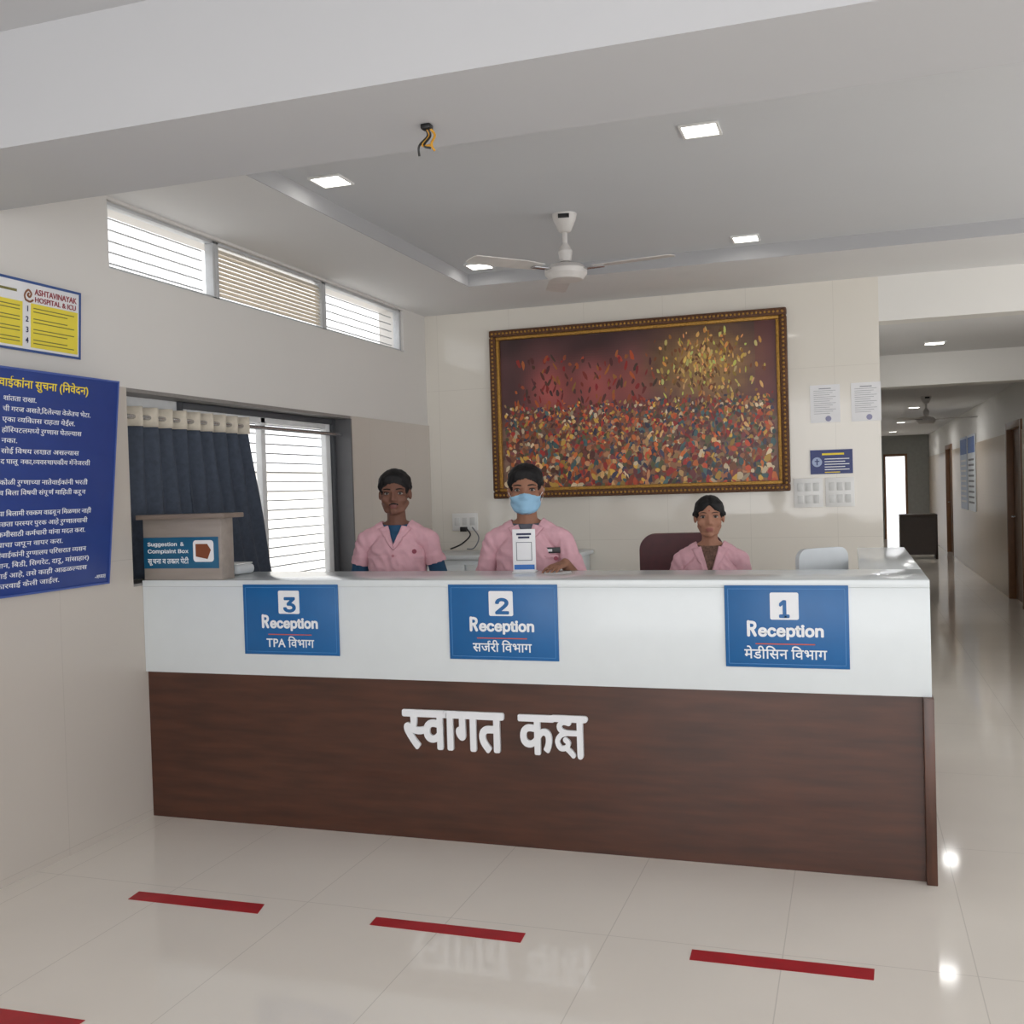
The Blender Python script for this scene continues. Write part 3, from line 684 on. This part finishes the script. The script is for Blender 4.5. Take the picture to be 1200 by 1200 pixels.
# ---------------------------------------------------------------- people
tb=bmesh.new(); bmesh.ops.create_icosphere(tb,subdivisions=2,radius=1); UV_=[v.co.copy() for v in tb.verts]; tb.verts.index_update(); UF=[tuple(v.index for v in f.verts) for f in tb.faces]; tb.free()
def person(label,loc,rotz,s,hsc,turn,skin,hairm,coatm,shirtm,arms=None,v0=1.36,vk=.36,female=False,mask=False,undersleeve=False,badge=None,sw=1.0,trous=None,nod=0,hw=1.13,moust=False,hv=1.0):
    V=[];Fa=[]
    def blob(c,rx,ry=None,rz=None,Rm=None):
        ry=ry or rx; rz=rz or rx; i0=len(V); c=Vector(c)
        for v in UV_:
            q=Vector((v.x*rx,v.y*ry,v.z*rz))
            if Rm is not None: q=Rm@q
            V.append(c+q)
        for f in UF: Fa.append((f[0]+i0,f[1]+i0,f[2]+i0))
    def chain(pts,k=.3):
        for (a,ra),(b_,rb) in zip(pts,pts[1:]):
            a=Vector(a);b_=Vector(b_); ra=ra if isinstance(ra,tuple) else (ra,)*3; rb=rb if isinstance(rb,tuple) else (rb,)*3
            n=max(1,int((b_-a).length/(min(min(ra),min(rb))*k)))
            for i in range(n+1):
                t=i/n; blob(a.lerp(b_,t),*[ra[j]*(1-t)+rb[j]*t for j in range(3)])
    HC=Vector((0,-.012,1.75-.117*hsc)); Rh=Matrix.Rotation(turn,3,'Z')@Matrix.Rotation(nod,3,'X')
    hp=lambda p: HC+Rh@(Vector((p[0]*hw,p[1],p[2]))*hsc)
    def hb(p,*r):
        r=r if len(r)==3 else (r[0],)*3; blob(hp(p),r[0]*hsc*hw,r[1]*hsc,r[2]*hsc,Rm=Rh)
    hch=lambda pts: chain([(hp(p),r*hsc) for p,r in pts])
    # head
    hb((0,.012,.03),.072,.09,.086); hb((0,-.02,-.035),.057,.065,.073)
    hb((0,-.062,-.089),.018 if female else .021)
    jw=.88 if female else 1
    for e in (-1,1):
        hch([((e*.051*jw,.005,-.045),.019),((e*.034*jw,-.04,-.08),.019*jw),((0,-.056,-.09),.019*jw)])
        hb((e*.034,-.045,-.024),.029); hch([((e*.012,-.065,.027),.012 if not female else .0105),((e*.046,-.056,.028),.012 if not female else .0105)])
        hb((e*.0715,.014,-.002),.009,.019,.029); hb((e*.011,-.084,-.03),.009 if not female else .0075)
    hch([((0,-.072,.014),.010 if not female else .0085),((0,-.0915,-.025),.0118 if not female else .0102)])
    hch([((-.018,-.074,-.056),.007),((0,-.078,-.055),.0085),((.018,-.074,-.056),.007)])
    hch([((-.013,-.073,-.067),.008),((.013,-.073,-.067),.008)])
    nr_=.9 if female else 1
    chain([((0,.02,1.40),.064*nr_),((0,.02,1.47),.057*nr_),(hp((0,.02,-.05)),.052*nr_)])
    # torso
    chain([((0,.01,.86),(.16,.115,.08)),((0,.01,.95),(.162,.115,.08)),((0,0,1.08),(.146,.105,.08)),((0,0,1.2),(.152,.112,.08)),((0,.005,1.30),(.16,.112,.08)),((0,.012,1.37),(.13,.09,.06))],.2)
    if female:
        for e in (-1,1): blob((e*.07,-.07,1.24),.06,.052,.06)
    sx=.172*sw
    ARM={}
    for e in (-1,1):
        chain([((0,.012,1.38),.065),((e*sx*.85,.012,1.372),.053)])
        chain([((0,.022,1.455),.05),((e*.06,.02,1.428),.045),((e*.12,.018,1.40),.04)])
        a=(arms or {}).get(e,{})
        sh=Vector((e*sx,.012,1.365)); el=Vector(a.get('elbow',(e*(sx+.07),.035,1.10))); wr=Vector(a.get('wrist',(e*(sx+.075),-.04,.86)))
        ARM[e]=(sh,el,wr)
        chain([(sh,.046),(sh.lerp(el,.5),.043),(el,.038),(el.lerp(wr,.3),.037),(wr,.027)])
        d=Vector(a.get('dir',(0,-.12,-1))).normalized(); nr=Vector(a.get('nrm',(-e,0,0))); nr=(nr-d*nr.dot(d)).normalized()
        lt=Vector(a.get('thumb',(0,-1,0))); lt=(lt-d*lt.dot(d)-nr*lt.dot(nr)).normalized(); curl=a.get('curl',.35)
        for o_ in (-.03,-.01,.01,.03): chain([(wr+d*.01+lt*o_*.55,.0135),(wr+d*.085+lt*o_,.0125)],.4)
        for o_,ln in ((.036,.07),(.012,.08),(-.012,.074),(-.035,.058)):
            q=wr+d*.085+lt*o_*.95; dd=d+lt*o_*2.2; dd.normalize(); ang=0
            for sgi,fr in enumerate((.45,.32,.23)):
                ang+=curl*(.6 if sgi==0 else 1); v=dd*math.cos(ang)+nr*math.sin(ang)
                q2=q+v*ln*fr*1.08; chain([(q,.0088-.0006*sgi),(q2,.0084-.0006*sgi)],.4); q=q2
        q=wr+d*.022+lt*.028; q2=q+(d*.6+lt*.72+nr*.2).normalized()*.038; q3=q2+(d*.85+lt*.35+nr*.3).normalized()*.032
        chain([(q,.0125),(q2,.0105),(q3,.009)],.4)
        # leg
        chain([((e*.085,.01,.86),.098),((e*.095,.0,.66),.08),((e*.1,-.005,.48),.058),((e*.1,.015,.33),.056),((e*.1,.02,.09),.04)])
        chain([((e*.1,.03,.045),.043),((e*.11,-.07,.04),.04),((e*.115,-.16,.033),.033)])
    me=bpy.data.meshes.new('t'); me.from_pydata(V,[],Fa); o=bpy.data.objects.new('t',me); C.objects.link(o)
    md=o.modifiers.new('r','REMESH'); md.mode='VOXEL'; md.voxel_size=.0055
    sm=o.modifiers.new('s','SMOOTH'); sm.factor=.5; sm.iterations=3
    bpy.context.view_layer.update()
    body=bpy.data.meshes.new_from_object(o.evaluated_get(bpy.context.evaluated_depsgraph_get())); bpy.data.objects.remove(o)
    root=thing('person',label,'person',loc,rotz=rotz)
    SC=Matrix.Scale(s,4)
    polys=[(p.center.copy(),tuple(p.vertices)) for p in body.polygons]
    VC=[v.co.copy() for v in body.vertices]; VN=[v.normal.copy() for v in body.vertices]
    bvh=BVHTree.FromPolygons(VC,[p[1] for p in polys])
    Ri=Rh.inverted()
    def hl_(c):
        q=(Ri@(c-HC))/hsc; q.x/=hw; return q
    def segd(c,a,b_):
        d=b_-a; t=(c-a).dot(d)/d.length_squared; tt=min(max(t,0),1); return (c-(a+d*tt)).length,t
    def shell(name,pred,off,m_,parent,nz=0,nsc=20,it=2,thick=.004,fold=0):
        mp_={}; fs=[]; vs=[]
        for c,vi in polys:
            if pred(c):
                f=[]
                for i in vi:
                    if i not in mp_:
                        mp_[i]=len(vs); n=VN[i]; k=off(VC[i],n) if callable(off) else off
                        if nz: k+=nz*noise.noise(VC[i]*nsc)
                        if fold:
                            p_=VC[i]; k+=fold*(1-abs(noise.noise(Vector((p_.x*26+p_.z*14,p_.y*16,p_.z*9-p_.x*8)))*2.2))
                        vs.append(VC[i]+n*k)
                    f.append(mp_[i])
                fs.append(f)
        if not fs: print('empty shell',name); return None
        mm=bpy.data.meshes.new(name); mm.from_pydata(vs,[],fs)
        bb_=bmesh.new(); bb_.from_mesh(mm)
        for _ in range(it): bmesh.ops.smooth_vert(bb_,verts=bb_.verts,factor=.5,use_axis_x=True,use_axis_y=True,use_axis_z=True)
        bb_.to_mesh(mm); bb_.free(); mm.transform(SC)
        mm.polygons.foreach_set('use_smooth',[True]*len(mm.polygons)); mm.materials.append(m_)
        ob=bpy.data.objects.new(name,mm); C.objects.link(ob); ob.parent=parent
        md=ob.modifiers.new('solid','SOLIDIFY'); md.thickness=thick; md.offset=-1
        return ob
    def armtest(c):
        for e in (-1,1):
            sh,el,wr=ARM[e]
            if c.x*e<.05: continue
            d1,t1=segd(c,sh,el); d2,t2=segd(c,el,wr)
            if d2<d1 and d2<.062 and t2>0.02: return (1,t2)
            if t2>1 and (c-wr).length<.22: return (1,2)
            if d1<.062 and t1>.3: return (0,t1)
        return None
    inV=lambda c,gx=0: c.y<.0 and c.z>v0 and abs(c.x)<(c.z-v0)*vk+gx
    slv=.5 if undersleeve else .86
    def coatp(c):
        if c.z<.74 or c.z>1.5: return False
        r=math.hypot(c.x,c.y-.02)
        if c.z>1.44 and r<.076: return False
        if inV(c): return False
        a=armtest(c)
        if a and (a[0]==1 or a[1]>slv): return False
        return True
    coat=shell('coat',coatp,lambda c,n:.010+(.006 if c.z<1.28 else 0),coatm,root,.005,13,3,.006,.007)
    def shirtp(c):
        if c.z>1.455 or c.z<1.2: return False
        return c.y<-.012 and abs(c.x)<max(0,(c.z-v0))*vk+.03 and c.z>v0-.04
    shell('shirt',shirtp,.006,shirtm,root,0,1,2,.003)
    if undersleeve:
        for e in (-1,1):
            shell('undershirt_sleeve',lambda c:c.x*e>0 and (lambda a: a is not None and ((a[0]==0 and a[1]>.4) or (a[0]==1 and a[1]<.35)))(armtest(c)),.009,shirtm,root,.003,20,3)
    shell('trousers',lambda c:c.z<.98 and c.z>.07 and armtest(c) is None and not any((c-ARM[e][2]).length<.24 and abs(c.x)>.19 for e in (-1,1)),.01,trous or mat('trouser_dark',(52,54,62),.8),root,.004,14,3)
    for e in (-1,1): shell('shoe',lambda c:c.z<.085 and c.x*e>0,.008,M_black,root,0,1,2)
    # lapels
    def surf(x,z,off=.026):
        h=bvh.ray_cast(Vector((x,-1,z)),Vector((0,1,0)))
        return Vector((x,(h[0].y if h[0] else -.08)-off,z))
    for e in (-1,1):
        rows=[]
        for i in range(15):
            t=i/14; z=1.452-t*(1.452-v0-.005); xi=max((z-v0)*vk,0); wd=(.05*(1-t)**.7 if t>.4 else .05*(.6)**.7*(1+.55*(.4-t)/.4))*(1 if abs(t-.42)>.06 else .72)
            rows.append([surf(e*(xi+wd*k/3-.004),z-.016*k/3,.021+.007*(k in (0,3))) for k in range(4)])
        lb=MB().sheet(rows); ob=lb.build('lapel',coatm,coat,solid=.006); ob.data.transform(SC)
    for k in range(3):
        q=surf(.0,v0-.045-.11*k,.026); MB().tube([q*s,(q+Vector((0,-.004,0)))*s],.008*s,12).build('button',mat('button_pink',(190,120,132),.4),coat)
    if badge=='tag':
        q=surf(.128,1.315,.03)
        bd=MB().box(-.048,.048,-.004,0,-.014,.014,.001,Mx=Matrix.Translation(q*s)).build('name_badge',M_black,coat)
        MB().box(-.03,.01,-.0055,-.004,-.006,.006,Mx=Matrix.Translation(q*s)).build('badge_label',M_paper,coat)
        q=surf(.118,1.285,.03); MB().box(-.05,.05,-.003,0,-.006,.006,.001,Mx=Matrix.Translation(q*s)).build('pocket_edge',coatm,coat)
        q=surf(.16,1.275,.03); MB().tube([q*s,(q+Vector((0,-.003,0)))*s],.011*s,14).build('emblem',mat('coat_emblem',(150,60,80),.5),coat)
    elif badge:
        q=surf(.115,1.305,.03)
        MB().tube([q*s,(q+Vector((0,-.003,0)))*s],.013*s,14).build('emblem',mat('coat_emblem',(150,60,80),.5),coat)
        q=surf(.112,1.27,.03); MB().box(-.05,.05,-.003,0,-.006,.006,.001,Mx=Matrix.Translation(q*s)).build('pocket_edge',coatm,coat)
    body.transform(SC); body.materials.clear(); body.materials.append(skin); body.polygons.foreach_set('use_smooth',[True]*len(body.polygons))
    bo=bpy.data.objects.new('body',body); C.objects.link(bo); bo.parent=root
    # hair
    P=[(-.1,.066),(-.062,.06),(-.047,.04),(-.036,.008),(-.022,-.002),(-.014,.024),(.012,.036),(.036,-.01),(.05,-.05),(.13,-.065)]
    if female: P=[(-.1,.064),(-.07,.053),(-.052,.034),(-.034,.008),(-.015,.0),(.012,.004),(.036,-.02),(.05,-.06),(.13,-.085)]
    def hlim(q):
        y=min(max(q.y,-.1),.129); lim=0
        for (a,za),(b_,zb_) in zip(P,P[1:]):
            if a<=y<=b_: lim=za+(zb_-za)*(y-a)/(b_-a); break
        if female and q.y<-.04: lim+=.02*max(0,1-abs(q.x)/.028)
        if q.y<-.05: lim-=.012*abs(q.x)/.05
        return lim+(.004 if not female else .001)*noise.noise(Vector((q.x*90,q.y*90,3)))
    def hair(c):
        q=hl_(c)
        if q.z<-.09 or q.z>.2 or q.y<-.12: return False
        if abs(q.x)>.0735 and q.z<(.03 if not female else .008) and -.012<q.y<.034: return False
        return q.z>hlim(q)
    def hoff(c,n):
        q=hl_(c); t=min(1,max(0,(q.z-hlim(q))/(.04 if not female else .022))); t=t*t*(3-2*t)
        if female: return .002+(.009+.004*max(0,n.z))*t-.008*max(0,1-abs(q.x)/.006)*(n.z>.15)*t
        return .0015+(.007+.016*hv*max(0,n.z)+.006*hv*max(0,-n.y)+.003*hv*abs(n.x))*t
    shell('hair',hair,hoff,hairm,root,.002 if female else .004,110,1,.004)
    if female:
        MB().ell(hp((0,.108,-.02))*s,.045*s,.034*s,.05*s).build('hair_bun',hairm,root)
        MB().ell(hp((0,-.0795,.04))*s,.0035*s,.002*s,.0035*s).build('bindi',mat('bindi_red',(140,20,30),.5),root)
    if moust: shell('moustache',lambda c:(lambda q:abs(q.x)<.021 and -.0515-.25*abs(q.x)<q.z<-.0425-.2*abs(q.x) and q.y<-.06)(hl_(c)),.002,hairm,root,.001,150,1,.003)
    for e in (-1,1):
        q=hp((e*.031,-.0575,.006))
        Mx=Matrix.Translation(q*s)@Rh.to_4x4()@Matrix.Scale(s*hsc,4)
        ey=MB().ell((0,0,0),.0145,.0132,.0066,Mx=Mx).build('eye',mat('eye_white',(178,168,160),.4),root)
        MB().ell((0,-.0112,0),.0064,.003,.0058,Mx=Mx).build('iris',mat('iris_dark',(26,16,12),.3),ey)
        pts=[]
        for k in range(6):
            t=k/5; lp=Vector((e*(.013+.036*t),-.2,.0275+.006*math.sin(t*PI*.75)-.004*t)); o1=hp(lp); h=bvh.ray_cast(o1,Rh@Vector((0,1,0)))
            pts.append(((h[0] if h[0] else hp((lp.x,-.078,lp.z)))+Rh@Vector((0,-.001,0)))*s)
        bk=.65 if female else 1
        MB().tube(pts,[v_*s*bk for v_ in (.0022,.0036,.0038,.0034,.0026,.0014)],8).build('eyebrow',hairm,root)
        lid=[]
        for k in range(7):
            t=-1+2*k/6; lid.append((q+Rh@(Vector((t*.0135*hw,-.0128*math.sqrt(max(0,1-t*t*.8)),.0066*math.sqrt(max(0,1-t*t))+.0012))*hsc))*s)
        MB().tube(lid,[.0012*s,.002*s,.0022*s,.0022*s,.0022*s,.002*s,.0012*s],6).build('eyelid',mat('lash_dark',(30,20,18),.6),root)
    lipc=lambda c:(lambda q:abs(q.x)<.021-.9*abs(q.z+.0605) and -.0715<q.z<-.0495 and q.y<-.066)(hl_(c))
    if not mask: shell('lips',lipc,.001,mat('lip_'+skin.name,{'skin_deep_brown':(122,74,68),'skin_deep_tan':(156,98,88)}.get(skin.name,(140,80,74)),.5),root,0,1,0,.001)
    else:
        mk=shell('face_mask',lambda c:(lambda q:-.104<q.z<-.006-.25*abs(q.x) and q.y<-.012 and abs(q.x)<.07)(hl_(c)),lambda c,n:.009,mat('mask_blue',(146,188,216),.7,0,.04),root,0,1,14,.003)
        for e in (-1,1):
            MB().tube([p*s for p in catmull([hp((e*.058,-.03,-.03)),hp((e*.07,-.01,-.012)),hp((e*.079,.02,.012)),hp((e*.077,.03,-.01)),hp((e*.066,0,-.05)),hp((e*.052,-.035,-.07))])],.0015*s,6).build('ear_loop',M_paper,mk)
    return root
M_pink=mat('pink_cotton',(220,172,182),.85,0,.05,30,bump=.15)
M_s1=mat('skin_deep_brown',(118,82,68),.6,0,.05,spec=.3); M_s2=mat('skin_brown',(152,109,88),.6,0,.05,spec=.3); M_s3=mat('skin_deep_tan',(166,120,98),.6,0,.05,spec=.3)
M_hair=mat('black_hair',(20,18,19),.6,0,.3,80,spec=.3)
P1=onY(464,600,4.9); P2=onY(617,600,4.72); P3=onY(831,600,5.12)
person('man standing at left in pink coat over a teal shirt',(P1.x,4.9,0),math.radians(14),.918,1.06,math.radians(4),M_s1,M_hair,M_pink,mat('teal_shirt',(36,78,112),.8),v0=1.33,undersleeve=True,badge='emblem',sw=1.06,moust=True,hv=1.3)
person('man in pink coat wearing a pale blue face mask',(P2.x,4.72,0),math.radians(10),.918,1.08,math.radians(4),M_s2,M_hair,M_pink,mat('grey_shirt',(92,94,104),.8),
  arms={1:dict(elbow=(.28,-.07,1.13),wrist=(.225,-.30,1.262),dir=(-.45,-.85,-.12),nrm=(0,0,-1),thumb=(-1,.3,0),curl=.25)},v0=1.33,mask=True,badge='tag',sw=1.06,hv=1.15)
person('woman in pink coat over brown kurta with tied back hair',(P3.x,5.12,0),math.radians(6),.822,1.1,math.radians(2),M_s3,M_hair,M_pink,mat('brown_kurta',(110,84,72),.85,0,.5,90),v0=1.25,vk=.28,female=True,hw=1.06)
hpz=P2+Vector((.25,-.33,0))
tag(MB().box(-.07,.05,-.05,.05,0,.0015,Mx=Matrix.Translation((hpz.x,4.40,ZT+.0005))@Matrix.Rotation(.3,4,'Z')).build('paper_slip',M_paper),'white paper slip on the counter under the masked man hand','paper')

# ---------------------------------------------------------------- light
w=bpy.data.worlds.new('world'); S.world=w; w.use_nodes=True
w.node_tree.nodes['Background'].inputs[0].default_value=(.97,.98,1,1); w.node_tree.nodes['Background'].inputs[1].default_value=1.9
def area(name,loc,rot,sx,sy,p,col=(1,1,1)):
    l=bpy.data.lights.new(name,'AREA'); l.shape='RECTANGLE'; l.size=sx; l.size_y=sy; l.energy=p; l.color=col
    o=bpy.data.objects.new(name,l); C.objects.link(o); o.location=loc; o.rotation_euler=rot; return o
sl=bpy.data.lights.new('sun','SUN'); sl.energy=4; sl.angle=.02; sl.color=(1,.99,.97)
so=bpy.data.objects.new('sun',sl); C.objects.link(so); so.rotation_euler=Vector((-.55,.05,-.83)).to_track_quat('-Z','Y').to_euler()
area('front_fill',(.8,-3.6,1.6),(math.radians(90),0,0),6,2.6,78,(1,.99,.99))  # unseen fill lamp added behind the camera for light from the front
area('corridor_lamp_and_fill',(.66,9.0,2.575),(0,0,0),.14,.14,1)
for y_,p_ in ((11.6,1.5),(16.4,9),(20.6,9),(24.6,8)): area('corridor_lamp_and_fill',(.9,y_,2.535),(0,0,0),.14,.14,p_)  # added lamps under the added fittings, lifting the dark far corridor
